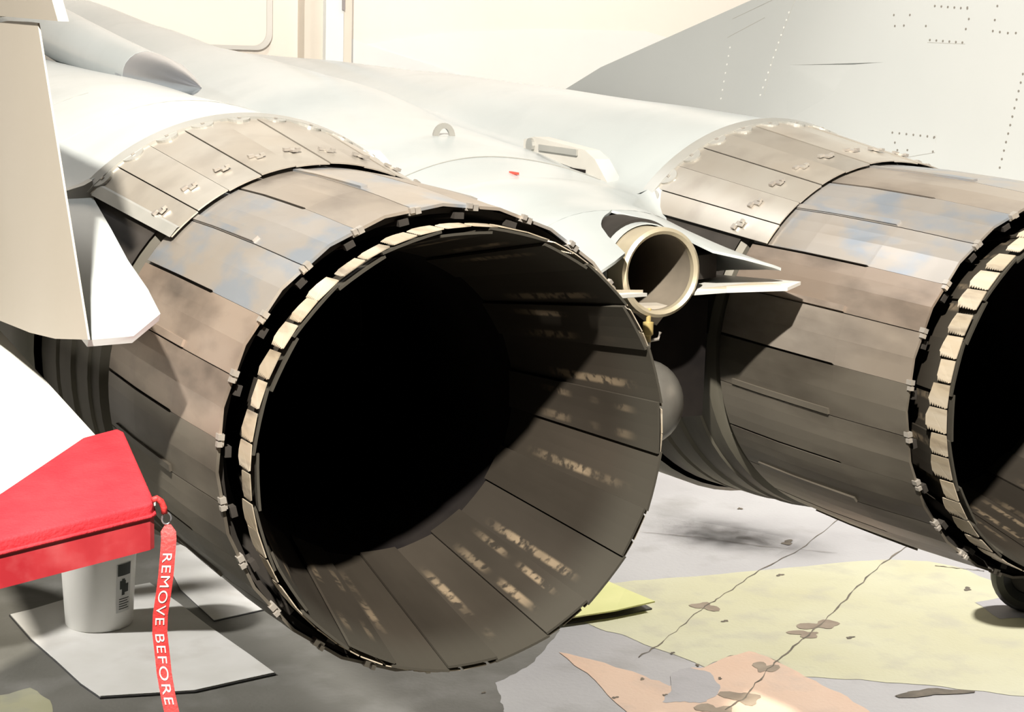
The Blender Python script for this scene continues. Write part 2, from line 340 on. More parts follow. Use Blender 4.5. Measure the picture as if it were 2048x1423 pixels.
def crack(pts, w0):
    b = MB(); P = []
    for i in range(len(pts)-1):
        for k in range(7):
            P.append(at(lerp(pts[i][0], pts[i+1][0], k/7), lerp(pts[i][1], pts[i+1][1], k/7), 2, -H))
    rows = []
    for i, p in enumerate(P):
        d = (P[min(i+1, len(P)-1)]-P[max(i-1, 0)]).normalized(); nn = Vector((-d.y, d.x, 0))
        w_ = w0*random.uniform(.3, 1.5); j = random.uniform(-.006, .006)
        rows.append([(p.x+nn.x*(j-w_), p.y+nn.y*(j-w_), .003), (p.x+nn.x*(j+w_), p.y+nn.y*(j+w_), .003)])
    b.grid(rows).mk('floor_crack', crackm, fl, floor=True)
crack([(1680,1035),(1600,1100),(1520,1140),(1440,1195),(1400,1220),(1330,1280),(1270,1320)], .0025)
crack([(1820,1090),(1760,1130),(1700,1190),(1640,1250),(1580,1300),(1530,1345),(1490,1395),(1445,1425)], .0032)
crack([(1280,1064),(1400,1075),(1520,1092),(1700,1108)], .002)
crack([(1870,1131),(1930,1138),(1975,1142)], .004)
def blob(cx, cy, rx, ry, m, z=.0026):
    c = at(cx, cy, 2, -H); P = []
    ph = [random.uniform(0, 6) for _ in range(4)]
    for i in range(22):
        a = 2*pi*i/22; r = 1+.35*sin(2*a+ph[0])+.25*sin(3*a+ph[1])+.15*sin(5*a+ph[2])
        q = at(cx+rx*r*cos(a), cy+ry*r*sin(a), 2, -H); P.append((q.x, q.y, z))
    mk('floor_stain', P, [tuple(range(22))], m, fl, floor=True)
for a in [(1410,1213,26,7),(1640,1250,34,9),(1610,1268,26,7),(1485,1395,32,13),(1530,1335,20,11),(1430,1420,30,12)]: blob(*a, stainm)
for a in [(1480,1017,4,2),(1450,1242,6,2),(1395,1330,4,2),(1285,1358,5,2),(1440,1357,4,2),(1345,1306,4,2),(1575,1085,12,4),(1935,1178,8,3),(1700,1275,8,2),(1330,1390,4,2),(1230,1395,6,2),(1560,1150,7,2),(1865,1385,60,8),(1060,1290,4,2),(968,1385,4,1.5)]: blob(*a, crackm)

# ------------------------------------------------------------------ the aircraft
jet = empty('fighter_jet', (XC, 2.0, 0))
tag(jet, 'pale grey twin-engine jet fighter seen from behind, both exhaust nozzles open', 'aircraft')

# upper fuselage skin: nacelle humps, deck between them, dorsal spine
RN = [(1.28,.566),(2,.59),(3,.62),(5,.66),(9,.7)]
ZD = [(.9,.34),(1.3,.41),(1.6,.45),(1.9,.488),(2.4,.515),(3,.545),(4,.58),(6,.62),(9,.64)]
ZS = [(1.28,.385),(2,.47),(3,.56),(5,.62),(9,.64)]
HS = [(1.8,0),(2.3,.02),(2.8,.085),(3.5,.11),(4.3,.135),(5.2,.20),(6.8,.33),(9,.5)]
def smax(a, b, k=.05):
    h = max(k-abs(a-b), 0)/k; return max(a, b)+h*h*k*.25
def topz(x, y):
    q = min(x, S-x); r = interp(y, RN)
    n = sqrt(max(r*r-q*q, 0))
    base = interp(y, ZD)-.5*(XC-q)**2 if q > 0.15 else interp(y, ZS)
    z = smax(n, base, .06)
    d = abs(x-XC); h = interp(y, HS)
    z += h*math.exp(-(d/.42)**2)
    if q < -.62: z -= ((-.62-q)/.2)**2*.2
    return z
ys = [1.28+.06*i for i in range(30)]+[3.1+.25*i for i in range(24)]
xs = [-.82+.045*i for i in range(int((S+1.64)/.045)+1)]
b = MB().grid([[(x, y, topz(x, y)) for x in xs] for y in ys if y <= 9])
skin_o = tag(b.mk('upper_fuselage', skin, jet, smooth=True), 'pale blue-grey fuselage skin over both engines')
for y_, xa, xb in ((1.78,-.46,.22), (2.35,-.5,-.15)):
    MB().tube([(x, y_, topz(x, y_)) for x in [lerp(xa, xb, i/18) for i in range(19)]], .0012, 5).mk('skin_seam', stripm, skin_o)
# nacelle sides under the skin, both engines
for cx in (0, S):
    MB().lathe([(.535,1.315),(.548,1.33),(.555,1.5),(.585,2.2),(.62,3.2),(.64,5),(.6,8.6),(.0,8.62)], (cx,0,0), k=56).mk('nacelle', nacm, jet, smooth=True, edge=40)
# tunnel roof between the nacelles, dark belly
MB().box((XC, 5.0, .02), (.9, 7.2, .5)).mk('belly', mat('belly_grey', (.16,.15,.13), (.20,.19,.16), 3, .6), jet)

MB().box((XC, 1.13, -.01), (.48, .72, .30)).mk('beam_block', soot_shade, jet)  # black box added to stop the light beam between the engines
# boom shelf either side: fairing plates sloping aft beside the nozzles
def mirx(P): return [(S-p[0], p[1], p[2]) for p in P]
e0, e1 = at(186,395,1,1.25), at(321,627,0,-.56)
def edge_at(x, y):   # a point on the upright plane through the inner edge of the shelf
    d = e1-e0; return atpl(x, y, e0, (d.y, -d.x, 0))
pl = [Vector((-.655, 1.25, e0.z-.01)), e0, edge_at(256,520), edge_at(296,578), edge_at(303,592), e1, at(266,671,0,-.595), at(176,679,0,-.65)]
pl = [tuple(p) for p in pl]
def fair(P, sgn):
    b = MB(); n = len(P)
    ctr = Vector((P[0][0], P[0][1]+.5, P[0][2]-.12))
    Q = [(p[0]+sgn*.02, p[1]+.05, p[2]-.014) for p in P]
    b.add(list(P)+Q, [tuple(range(n)), tuple(range(n, 2*n))[::-1]]+[(i, (i+1)%n, n+(i+1)%n, n+i) for i in range(n)]); return b
MB().grid([[(x, 1.30, topz(x, 1.285)+.004) for x in (-.66,-.6,-.55,-.5,-.46,-.42,-.40)], [(x, 1.262, topz(x, 1.285)+.003) for x in (-.66,-.6,-.55,-.5,-.46,-.42,-.40)], [(x, 1.250, min(e0.z, topz(x, 1.285))-.004) for x in (-.66,-.6,-.55,-.5,-.46,-.42,-.40)]]).mk('shelf_edge', stripm, jet, smooth=True, edge=40)
def shelf(mir):
    tip = at(176,679,0,-.65); inn = [e0, edge_at(222,457), edge_at(256,520), edge_at(296,578), edge_at(303,592), e1]
    rows = []
    for p in inn:
        f = (e0.y-p.y)/(e0.y-e1.y); q = Vector((-.655, 1.25, e0.z-.01)).lerp(tip, f)
        rows.append([q.lerp(p, k/5) for k in range(6)])
    c = at(266,671,0,-.595); rows.append([tip.lerp(c, k/5)+Vector((0, -.004, 0)) for k in range(6)])
    dn = [[p+Vector((0, .01, -.014)) for p in r] for r in rows]
    b = MB().grid([u+d[::-1] for u, d in zip(rows, dn)], True)
    n_ = len(b.v); b.f += [tuple(range(12))[::-1], tuple(range(n_-12, n_))]
    if mir: b.v = mirx(b.v)
    return b
shelf(False).mk('boom_fairing', skin, jet, smooth=True, edge=35)
shelf(True).mk('boom_fairing', skin, jet, smooth=True, edge=35)

# tail boom blade (tail end of the boom under the rudder)
def blade(sgn, cx):
    te = [at(75,46,0,-.66), at(130,392,0,-.66), at(176,679,0,-.66)]
    bt = [at(110,677,0,-.66), at(60,665,0,-.66), at(0,641,0,-.66)]
    pts = [(p.y, p.z) for p in te+bt]+[(2.2, -.02), (2.2, .72), (.9, .775)]
    thick = [-.004,-.004,-.004,.02,.03,.05,.10,.10,.04]
    b = MB(); n = len(pts)
    A = [(cx+sgn*t, y, z) for (y, z), t in zip(pts, thick)]
    B = [(cx-sgn*.008, y, z) for (y, z), t in zip(pts, thick)]
    b.add(A+B, [tuple(range(n))[::-1], tuple(range(n, 2*n))]+[(i, (i+1)%n, n+(i+1)%n, n+i) for i in range(n)])
    return b
blade(1, -.652).mk('tail_boom', cream, jet)
blade(-1, S+.80).mk('tail_boom', finm, jet)

# fins, canted outward
FIN = [(.66,.79),(.86,.20),(4.9,.20),(3.56,.68),(2.5,.955),(1.95,1.12),(1.5,1.9),(1.25,2.3),(.42,2.3)]
def fin(sgn, cx, FIN=FIN):
    b = MB(); n = len(FIN)
    X = lambda z, o: cx + sgn*(.105*(z-.45) + o)
    th = [.028 if sgn > 0 else .010]*n
    b.add([(X(z, t), y, z) for (y, z), t in zip(FIN, th)]+[(X(z, -t), y, z) for (y, z), t in zip(FIN, th)],
          [tuple(range(n))[::-1], tuple(range(n, 2*n))]+[(i, (i+1)%n, n+(i+1)%n, n+i) for i in range(n)])
    return b
finL = tag(fin(-1, -.622, [(at(78,41,0,-.70).y,at(78,41,0,-.70).z),(.95,.785),(4.9,.70),(3.56,.80),(2.6,1.0),(.56,1.0)]).mk('tail_fin', cream, jet), 'cream tail fin whose rudder foot shows at the top left corner')
finR = tag(fin(1, S+.72).mk('tail_fin', finm, jet), 'grey riveted tail fin behind the right engine')
# rivets and seams on the right fin
np_ = Vector((-1, 0, .105)); p0 = (S+.72-.028, 2, .45)
def onfin(x, y): return atpl(x, y, p0, np_)
def riv(pts, m, name):
    b = MB()
    for a in pts:
        q = onfin(*a); r = .0040
        b.tube([q+Vector((.012,0,0)), q+Vector((-.0012,0,0))], r, 6)
    return tag(b.mk(name, m, finR), kind='stuff')
R1_ = [(1785+14*i, 265+1.5*i) for i in range(7)]+[(1790,285),(1815,300),(1866,303),(1795,300),(1868,275)]+[(1860+13*i, 80+i) for i in range(6)]+[(1870+13*i, 12+i) for i in range(6)]
R2_ = [(2046-4.2*i, 148+17*i) for i in range(12)]+[(1935,15),(1938,38),(1932,58),(1995,12),(1990,40),(1986,62),(2000,64),(2016,66),(2032,66),(1788,30),(1790,52),(1808,51),(1820,30),(1852,52)]
R3_ = [(1578-5.2*i, 25+15*i) for i in range(12)]+[(1460-3*i, 95+17*i) for i in range(7)]
rivd = mat('rivet_dark', (.13,.12,.105)); rivl = mat('rivet_pale', (.52,.52,.50))
riv(R1_+R2_, rivd, 'rivets'); riv(R3_, rivl, 'rivets')
for s in ([(1590,0),(1545,120),(1528,190)], [(1545,0),(1465,38)], [(1530,35),(1455,75)], [(1855,85),(1930,88)], [(1780,320),(1870,305),(1872,270)]):
    MB().tube([onfin(*a)+Vector((.001,0,0)) for a in s], .0018, 5).mk('fin_seam', stripm, finR)

# stabilator (left), drooped a little, and its twin
def stabz(x, y, off=0): return .054*(y-.63)+.06*(x+.6)+off
ST = [(-.60,.0),(-.60,1.45),(-.66,1.75),(-2.1,.55),(-2.3,-.35),(-2.1,-.50)]
def stab(mir):
    b = MB(); n = len(ST); th = [.006,.03,.02,.006,.006,.006]
    A = [(x, y, stabz(x, y, 0)) for (x, y), t in zip(ST, th)]; B = [(x, y, stabz(x, y, -t*1.3)) for (x, y), t in zip(ST, th)]
    P = A+B
    if mir: P = mirx(P)
    b.add(P, [tuple(range(n)), tuple(range(n, 2*n))[::-1]]+[(i, (i+1)%n, n+(i+1)%n, n+i) for i in range(n)]); return b
tag(stab(False).mk('stabilator', white, jet), 'white tailplane with a red padded cover on its trailing corner')
stab(True).mk('stabilator', white, jet)
# ------------------------------------------------------------------ exhaust nozzles
RF = [(.10,.462),(.35,.475),(.60,.480),(.84,.478)]
def flap_mesh(lo_minor, hi_minor):
    yy = [.1026,.16,.24,.355,.365,.48,.60,.70,.82]
    b = MB(); outer = []; inner = []
    for y in yy:
        R = interp(y, RF); f = max(0, min(1, (.55-y)/.45))
        def edge(minor, s): 
            g = (.0032 if y > .36 else .0003) if minor else .0011
            return s*(7.5-math.degrees(g/R))
        a0, a1 = edge(lo_minor, -1), edge(hi_minor, 1)
        ro = []; ri = []
        for a in (a0, a0*.5, 0, a1*.5, a1):
            r = lerp(R*.9985, R*cos(radians(7.5))/cos(radians(7.5-abs(a))), f)
            t = radians(a)
            ro.append((r*cos(t), y, r*sin(t))); ri.append(((r-.006)*cos(t), y, (r-.006)*sin(t)))
        outer.append(ro); inner.append(ri)
    n = 5; rows = [o+i[::-1] for o, i in zip(outer, inner)]
    b.grid(rows, True); m_ = len(b.v)
    b.f.append(tuple(range(2*n))[::-1]); b.f.append(tuple(range(m_-2*n, m_)))
    return b
def raw(name, b, mat_, smooth=False, edge=35):
    me = D.meshes.new(name); me.from_pydata(b.v, [], b.f); me.update()
    # consistent outward normals
    import bmesh
    bm = bmesh.new(); bm.from_mesh(me); bmesh.ops.recalc_face_normals(bm, faces=bm.faces); bm.to_mesh(me); bm.free()
    if smooth:
        for p in me.polygons: p.use_smooth = True
        me.set_sharp_from_angle(angle=radians(edge))
    me.materials.append(mat_); return me
fm = [raw('outer_flap', flap_mesh(False, True), flapA), raw('outer_flap', flap_mesh(True, False), flapA)]
# seam strip
b = MB(); rows = []
for y in (.365,.5,.62,.76):
    R = interp(y, RF); rows.append([((R+h)*cos(radians(a)), y, (R+h)*sin(radians(a))) for a, h in ((-2.1,-.002),(-2.1,.0035),(-.35,.0035),(-.35,-.002))])
b.grid(rows, True); b.f += [(0,1,2,3)[::-1], tuple(range(12,16))]
strip_me = raw('seam_strip', b, flapA)
b = MB(); b.box((.4545,.104,-.006), (.012,.016,.011)).box((.4575,.098,.007), (.010,.012,.009)).box((.4505,.110,.001), (.006,.02,.022))
clip_me = raw('clip', b, clipm)
def petal_mesh(dr, h):
    b = MB(); rows = []
    for y in (0, .05, .15, .25, .35, .47):
        R = lerp(.418, .330, y/.45)+dr; o = []; i = []
        for a in (-h, -h/2, 0, h/2, h):
            t = radians(a); r = R*lerp(1, cos(radians(h))/cos(radians(a)), .5)
            i.append((r*cos(t), y, r*sin(t))); o.append(((r+.005)*cos(t), y, (r+.005)*sin(t)))
        rows.append(i+o[::-1])
    b.grid(rows, True); n = 10; m_ = len(b.v); b.f += [tuple(range(n))[::-1], tuple(range(m_-n, m_))]
    return b
pm = [raw('inner_petal', petal_mesh(.0045, 8.2), petalm), raw('inner_petal', petal_mesh(-.003, 7.2), petalm)]
def seal_mesh(seed):
    rs = random.Random(seed); h = rs.uniform(3.3, 3.74); y1 = rs.uniform(.050, .076); nt = 7
    pts = [(-h, .007), (h*.9, .007)]
    for i in range(nt):
        ya = .014+(y1-.014)*i/nt; pts += [(h, ya), (h-.45-.9*i/nt, ya+(y1-.014)/nt*.55)]
    pts += [(h-1.2-rs.random(), y1), (-h*.2, y1-.006*rs.random()), (-h+.3, y1-.014*rs.random())]
    b = MB(); P = []
    for k in (0, 1):
        for a, y in pts:
            R = lerp(.418, .330, y/.45)+.0095+.002*k+y*.19; t = radians(a); P.append((R*cos(t), y, R*sin(t)))
    n = len(pts)
    b.add(P, [tuple(range(n))[::-1], tuple(range(n, 2*n))]+[(i, (i+1)%n, n+(i+1)%n, n+i) for i in range(n)])
    return b
sm = [raw('seal_plate', seal_mesh(i), sealm) for i in range(6)]
b = MB(); b.tube([(.438,.112,0),(.425,.20,.012),(.42,.26,.02)], .006, 6).box((.437,.115,0), (.012,.02,.02))
rod_me = raw('link_rod', b, darkm)

def nozzle(cx, seed):
    rs = random.Random(seed); org = (cx, 0, H)
    b = MB()
    b.lathe([(.452,.118),(.462,.30),(.466,.60),(.464,.84),(.44,.84)], (cx,0,0), k=72)
    b.lathe([(.452,.118),(.440,.125),(.425,.26),(.392,.27)], (cx,0,0), k=72)
    body = b.mk('exhaust_nozzle', darkm, jet, org=org, smooth=True, edge=40)
    def put(me, name, ang, m_=None):
        o = D.objects.new(name, me); link(o, body, org); o.rotation_euler = (0, -radians(ang), 0)
        if m_: 
            o.material_slots[0].link = 'OBJECT'; o.material_slots[0].material = m_
        return o
    # throat, soot black deepened to carry the interior darkness
    o = MB().lathe([(.336,.46),(.31,.62),(.30,.8),(.36,1.5),(.36,1.7),(.0,1.7)], (cx,0,0), k=48).mk('throat', soot_shade, body, org=org, smooth=True, edge=50)
    pat = dict(zip(range(24), [flapA, flapB, flapB, flapC, flapC if seed == 3 else flapA, flapD]+[flapD]*8+[flapC]*3+[flapA, flapB, flapA, flapA, flapB, flapA, flapB]))
    for k in range(24):
        mid = 107.5+15*k
        put(fm[k % 2], 'outer_flap', mid, pat[k])
        put(clip_me, 'clip', 100+15*k)
        if k % 2 == 0: put(strip_me, 'seam_strip', 100+15*k, pat[(k-1) % 24])
        put(pm[k % 2], 'inner_petal', mid)
        put(rod_me, 'link_rod', 103+15*k)
    for k in range(48): put(sm[rs.randrange(6)], 'seal_plate', 101.5+7.5*k+rs.uniform(-.5, .5))
    return body
tag(nozzle(0, 3), 'near exhaust nozzle with heat-stained flaps, scorched inner petals and a black throat')
tag(nozzle(S, 5), 'far exhaust nozzle cut by the right edge of the picture')

# engine casing ring between nozzle and nacelle
for cx in (0, S):
    org = (cx, 0, H)
    MB().lathe([(.448,.845),(.470,.85),(.486,.87),(.490,.93),(.496,.935),(.499,1.04),(.507,1.05),(.512,1.14),(.500,1.145),(.500,1.16),(.515,1.165),(.522,1.285),(.48,1.29),(.48,1.32)], (cx,0,0), k=72).mk('engine_casing', ringm, jet, org=org, smooth=True, edge=30)

# cowl panels over the upper half of each engine
DY, FY, DR, FR = .7506, 1.262, .4885, .560
def cr(y): return lerp(DR, FR, (y-DY)/(FY-DY))
def cowl(cx, mir):
    org = (cx, 0, H); ax = (lambda a: 180-a) if mir else (lambda a: a)
    def P(a, y, h=0):
        t = radians(ax(a)); r = cr(y)+h; return (cx+r*cos(t), y, r*sin(t))
    b = MB().grid([[P(a, y, -.014) for a in range(4, 169, 4)] for y in (.86, 1.0, 1.25)])  # dark sheet stands in for the shade in the gaps beside the panels
    body = b.mk('engine_cowl', darkm, jet, org=org, smooth=True)
    N_ = 11; st = 102/10.75; seams = [137-st*i for i in range(N_)]+[35]
    for i in range(N_):
        a1, a0 = seams[i], seams[i+1]; b = MB(); h = .0022*(i % 2); g = .13
        rows = []
        for y in (DY, .85, 1.0, 1.15, FY):
            A = [a0+g+(a1-a0-2*g)*j/4 for j in range(5)]
            rows.append([P(a, y, h) for a in A]+[P(a, y, h-.003) for a in A[::-1]])
        b.grid(rows, True); m_ = len(b.v); b.f += [tuple(range(10))[::-1], tuple(range(m_-10, m_))]
        b.mk('cowl_panel', cowlm, body, org=org, smooth=True, edge=30)
        am = (a0+a1)/2
        # latch: little bracket with two lobes
        R_ = Matrix.Rotation(-radians(ax(am)), 3, 'Y')
        c = Vector(P(am, .874, .004)); b = MB()
        b.box(c, (.005,.030,.014), R_).box(c+Vector((0,.012,0))+R_ @ Vector((.003,0,.012)), (.007,.014,.014), R_).box(c+Vector((0,-.008,0))+R_ @ Vector((.003,0,-.008)), (.007,.012,.010), R_)
        b.mk('latch', clipm, body, org=org)
        # half-round tab at the front edge
        n = 12; top = [P(am, 1.262, .006)]
        O = [P(am+2.9*cos(pi*q/n), 1.262-.040*sin(pi*q/n), .006) for q in range(n+1)]
        I = [P(am+2.9*cos(pi*q/n), 1.262-.040*sin(pi*q/n), -.001) for q in range(n+1)]
        b = MB().add(O+I, [tuple(range(n+1))]+[(q, q+1, n+2+q, n+1+q) for q in range(n)])
        b.mk('fastener_tab', stripm, body, org=org)
        c = Vector(P(am, 1.250, .007)); MB().box(c, (.003,.008,.008), R_).mk('screw', clipm, body, org=org)
    # edging band
    A = [30+110*j/40 for j in range(41)]
    MB().grid([[P(a, 1.256, .007) for a in A], [P(a, 1.30, .0085) for a in A], [P(a, 1.302, -.02) for a in A]]).grid([[P(a, 1.256, .007) for a in A], [P(a, 1.256, -.006) for a in A]]).mk('edging_band', stripm, body, org=org, smooth=True, edge=40)
    # folded lower edge
    MB().grid([[P(137.2, y, .001), P(134.2, y, .0035), P(133.6, y, .001)] for y in (DY, 1.0, 1.24)]).mk('folded_edge', stripm, body, org=org)
    return body
tag(cowl(0, False), 'bare metal cowl panels over the near engine')
tag(cowl(S, True), 'bare metal cowl panels over the far engine')

# ------------------------------------------------------------------ tail between the engines
def tail_w(y): return interp(y, [(.78,.30),(.95,.335),(1.15,.352),(1.29,.40)])
def tail_z(x, y):
    zt = interp(y, [(.78,.352),(.95,.372),(1.15,.392),(1.29,.41)]); u = min(1, abs(x-XC)/tail_w(y))
    s_ = max(0, min(1, (1.29-y)/.28)); s_ = s_*s_*(3-2*s_)
    return lerp(topz(x, 1.285), zt-(zt-.205)*u**2.6, s_)
def tail_row(y):
    w_ = tail_w(y); row = [(XC+w_*(-1+j/14), y, tail_z(XC+w_*(-1+j/14), y)) for j in range(29)]
    for j in range(9):
        u = 1-2*j/8; row.append((XC+w_*u*.96, y, .195-.065*(1-abs(u)**3)))
    return row
b = MB().grid([tail_row(y) for y in (.86,.88,.9,.95,1.0,1.05,1.1,1.15,1.2,1.25,1.29)], True)
bt = tag(b.mk('tail_fairing', skin, jet, smooth=True, edge=50), 'flat white tail fairing between the two engines')
b = MB().lathe([(.128,.80),(.128,.79)], (XC,0,.236), k=40)
# seam and small red mark on the fairing
def tailz(x, y): return topz(x, y) if y > 1.285 else tail_z(x, y)
MB().tube([(x, 1.50+.05*cos((x-XC)*6), tailz(x, 1.50+.05*cos((x-XC)*6))+.0005) for x in [XC-.36+.04*i for i in range(19)]], .0018, 5).mk('deck_seam', stripm, bt)
MB().box((XC-.03, 1.34, tailz(XC-.03, 1.34)+.003), (.008,.045,.006)).mk('red_mark', redtick, bt)
# lifting ring on the deck
c = Vector((XC, 1.86, topz(XC, 1.86)-.004)); b = MB()
A = [pi*i/12 for i in range(13)]
for sgn in (0,):
    o = [(c.x+.036*cos(a), c.y, c.z+.042*sin(a)) for a in A]; i_ = [(c.x+.018*cos(a), c.y, c.z+.026*sin(a)) for a in A]
    n = len(A)
    for dy in (0, .01):
        b.add([(p[0], p[1]+dy, p[2]) for p in o]+[(p[0], p[1]+dy, p[2]) for p in i_], [(k, k+1, n+k+1, n+k) for k in range(n-1)])
    b.add(o+[(p[0], p[1]+.01, p[2]) for p in o], [(k, k+1, n+k+1, n+k) for k in range(n-1)])
    b.add(i_+[(p[0], p[1]+.01, p[2]) for p in i_], [(k, k+1, n+k+1, n+k) for k in range(n-1)])
b.mk('lifting_ring', stripm, jet)
# airbrake hinge arms on either side
def arm(sgn):
    X = lambda d: XC+sgn*d
    b = MB(); zf = lambda y: tailz(X(.345), y)
    prof = [(1.97,.425),(1.97,.470),(1.90,.482),(1.58,.462),(1.52,.440),(1.40,.345),(1.47,.345),(1.56,.395),(1.60,.400),(1.88,.430)]
    b.prism([(X(.325), y, z) for y, z in prof], (sgn*.05, 0, 0))
    a = b.mk('hinge_arm', mat('arm_paint', (.62,.60,.55), (.68,.66,.61), 6, .45), jet)
    MB().box((X(.324), 1.74, .452), (.010,.24,.018)).mk('arm_groove', stripm, a)
    MB().tube([(X(.315),1.915,.455),(X(.385),1.915,.455)], .022, 12).mk('hinge_pin', stripm, a)
    MB().box((X(.335), 1.68, .395), (.03,.22,.02)).mk('arm_recess', soot_shade, a)
    return a
arm(1); arm(-1)

# airbrake plates, upper and lower, either side of the chute tube
tan = mat('primer_cream', (.72,.64,.50), (.66,.58,.45), 6, .5)
def plate(P, th, m_, name='airbrake_plate'):
    return MB().prism([tuple(p) for p in P], (0, 0, -th)).mk(name, m_, jet)
for sgn in (1, -1):
    X = lambda d: XC+sgn*d
    rows = []
    for y, d0, d1 in ((.862,.0,.318),(.845,.018,.316),(.83,.037,.314),(.815,.051,.3125),(.80,.063,.311),(.78,.076,.309),(.76,.086,.307),(.70,.102,.301),(.64,.112,.293),(.585,.122,.282),(.535,.18,.272),(.50,.235,.262)):
        t = (.862-y)/.362
        rows.append([(X(d), y, tail_z(XC+d, .862)-.30*(.862-y)*(1-.5*d/.3)+.045*t*(d/.25)**2) for d in [lerp(d0, d1, j/8) for j in range(9)]])
    up_ = [r[:] for r in rows]; dn = [[(p[0], p[1], p[2]-.007) for p in r] for r in rows]
    b = MB(); b.grid([u+d[::-1] for u, d in zip(up_, dn)], True); m_ = len(b.v); b.f += [tuple(range(18))[::-1], tuple(range(m_-18, m_))]
    b.mk('airbrake_plate', skin, jet, smooth=True, edge=40)
    lo = plate([(X(.12),.88,.160),(X(.33),.90,.185),(X(.335),.62,.200),(X(.30),.47,.224),(X(.24),.44,.216),(X(.11),.50,.208),(X(.10),.66,.178)], .008, white)
    MB().prism([(X(.115),.51,.204),(X(.235),.46,.212),(X(.27),.60,.198),(X(.115),.66,.176)], (0,0,.010)).mk('stiffener', tan, lo)
MB().prism([(XC+.10,.86,.20),(XC+.27,.86,.20),(XC+.24,.74,.20),(XC+.12,.70,.20)], (0,0,.06)).mk('airbrake_bay', darkm, jet)

# brake chute tube
ct = MB().lathe([(.104,1.1),(.104,.645),(.108,.640),(.108,.618),(.100,.612),(.092,.618),(.092,1.05),(0,1.06)], (XC,0,.236), k=48).mk('chute_tube', pipem, jet, smooth=True, edge=35)
tag(ct, 'short open tube with a pale gold rim between the engines')
MB().lathe([(.0915,.632),(.090,1.04),(.0,1.045)], (XC,0,.236), k=48).mk('tube_liner', pipein, ct, smooth=True, edge=40)
MB().lathe([(.118,.83),(.118,.72),(.110,.72),(.110,.82)], (XC,0,.236), k=40, a0=15, a1=165).mk('tube_hood', darkm, ct, smooth=True, edge=40)
MB().lathe([(.1075,.72),(.1105,.72),(.1105,.69),(.1075,.69)], (XC,0,.236), k=48).mk('clamp_band', skin, ct, smooth=True, edge=30)
MB().box((XC+.108,.655,.195), (.006,.02,.035)).box((XC+.106,.675,.26), (.006,.02,.02)).mk('slot', darkm, ct)
MB().prism([(XC-.062,.64,.155),(XC+.042,.64,.152),(XC+.036,.64,.136),(XC+.008,.64,.105),(XC-.030,.64,.132),(XC-.060,.64,.140)], (0,.05,0)).mk('tube_lug', cream, ct)
vx, vy = XC-.027, .622
MB().lathe([(.006,.15),(.006,.119),(.013,.117),(.013,.088),(.008,.084),(.008,.07)], (vx,vy,0), 'z', k=14).mk('valve', brassm, ct, smooth=True, edge=35)
MB().tube([(vx,vy,.078),(vx,vy,.0)], .008, 10).mk('hanging_rod', mat('rod_grey', (.30,.28,.26), (.22,.21,.19), 20, .4, .6), ct)
MB().tube([(vx-.03,vy,.078),(vx-.01,vy,.070),(vx+.03,vy,.075),(vx+.035,vy,.092)], .004, 6).mk('safety_wire', clipm, ct)
# rounded cap hanging below the tube
dc = Vector((XC-.022, .63, -.080)); b = MB()
prof = [(.094*sin(pi*i/16), -.104*cos(pi*i/16)) for i in range(17)]
b.lathe(prof, dc, 'z', k=32); cap = b.mk('chute_cap', domem, jet, smooth=True)
tag(cap, 'dull grey rounded cap hanging under the open tube')

# pod with polished tip beside the spine
pod = MB().tube([(.30,3.36,.612),(.305,3.9,.655),(.32,4.6,.72),(.35,6.5,.93),(.40,8.5,1.15)], [.088,.10,.11,.12,.12], 24).mk('spine_pod', skin, jet, smooth=True, edge=40)
MB().tube([(.30,3.46,.616),(.30,3.26,.607),(.30,3.05,.600),(.30,2.88,.594),(.30,2.76,.591),(.30,2.70,.590)], [.0895,.086,.070,.044,.020,.004], 24).mk('polished_tip', chrome, pod, smooth=True, edge=60)

# main landing gear, mostly hidden behind the near nozzle
for sx in (-1, 1):
    gx = XC+sx*1.62
    g = MB().tube([(gx,4.3,.0),(gx,4.15,-.8),(gx,4.1,-1.12)], [.07,.06,.05], 12).mk('main_gear_leg', nacm, jet, smooth=True, edge=40)
    t = [(.20,-.10),(.34,-.12),(.41,-.08),(.42,0),(.41,.08),(.34,.12),(.20,.10)]
    rows = [[(gx+q, 4.1+r*cos(2*pi*k/28), -1.13+r*sin(2*pi*k/28)) for k in range(28)] for r, q in t]
    MB().grid(rows, True).mk('tyre', rubber, g, smooth=True)
    rows = [[(gx+q, 4.1+r*cos(2*pi*k/20), -1.13+r*sin(2*pi*k/20)) for k in range(20)] for r, q in [(.0,-.09),(.20,-.09),(.20,.09),(.0,.09)]]
    MB().grid(rows, True).mk('wheel_hub', nacm, g)

# ------------------------------------------------------------------ loose things
# red padded cover on the stabilator's trailing corner
def spl(x, y, off): return atpl(x, y, (-.6, .63, off), (-.06, -.054, 1))
T = [spl(-60,1022,.035), spl(0,985,.035), spl(165,874,.035), spl(235,856,.035), spl(248,862,.035), spl(256,880,.035), spl(306,992,.035), spl(308,1002,.035), spl(300,1006,.035), spl(0,1078,.035), spl(-60,1092,.035)]
zb = -.045
import bmesh
base_y = min(p.y for p in T)
org = (T[7].x-.2, T[7].y+.2, H-.06)
cov = empty('padded_cover', org)
tag(cov, 'red padded canvas cover on the corner of the white tailplane', 'cover')
n = len(T)
Bm = [Vector((p.x, p.y, stabz(p.x, p.y, zb))) for p in T]
def rounded(name, P, F, mm, par, w=.010):
    o = mk(name, P, F, mm, par)
    bm = bmesh.new(); bm.from_mesh(o.data); bmesh.ops.recalc_face_normals(bm, faces=bm.faces)
    bmesh.ops.bevel(bm, geom=list(bm.edges), offset=w, segments=3, profile=.6, affect='EDGES'); bm.to_mesh(o.data); bm.free()
    for p in o.data.polygons: p.use_smooth = True
    return o
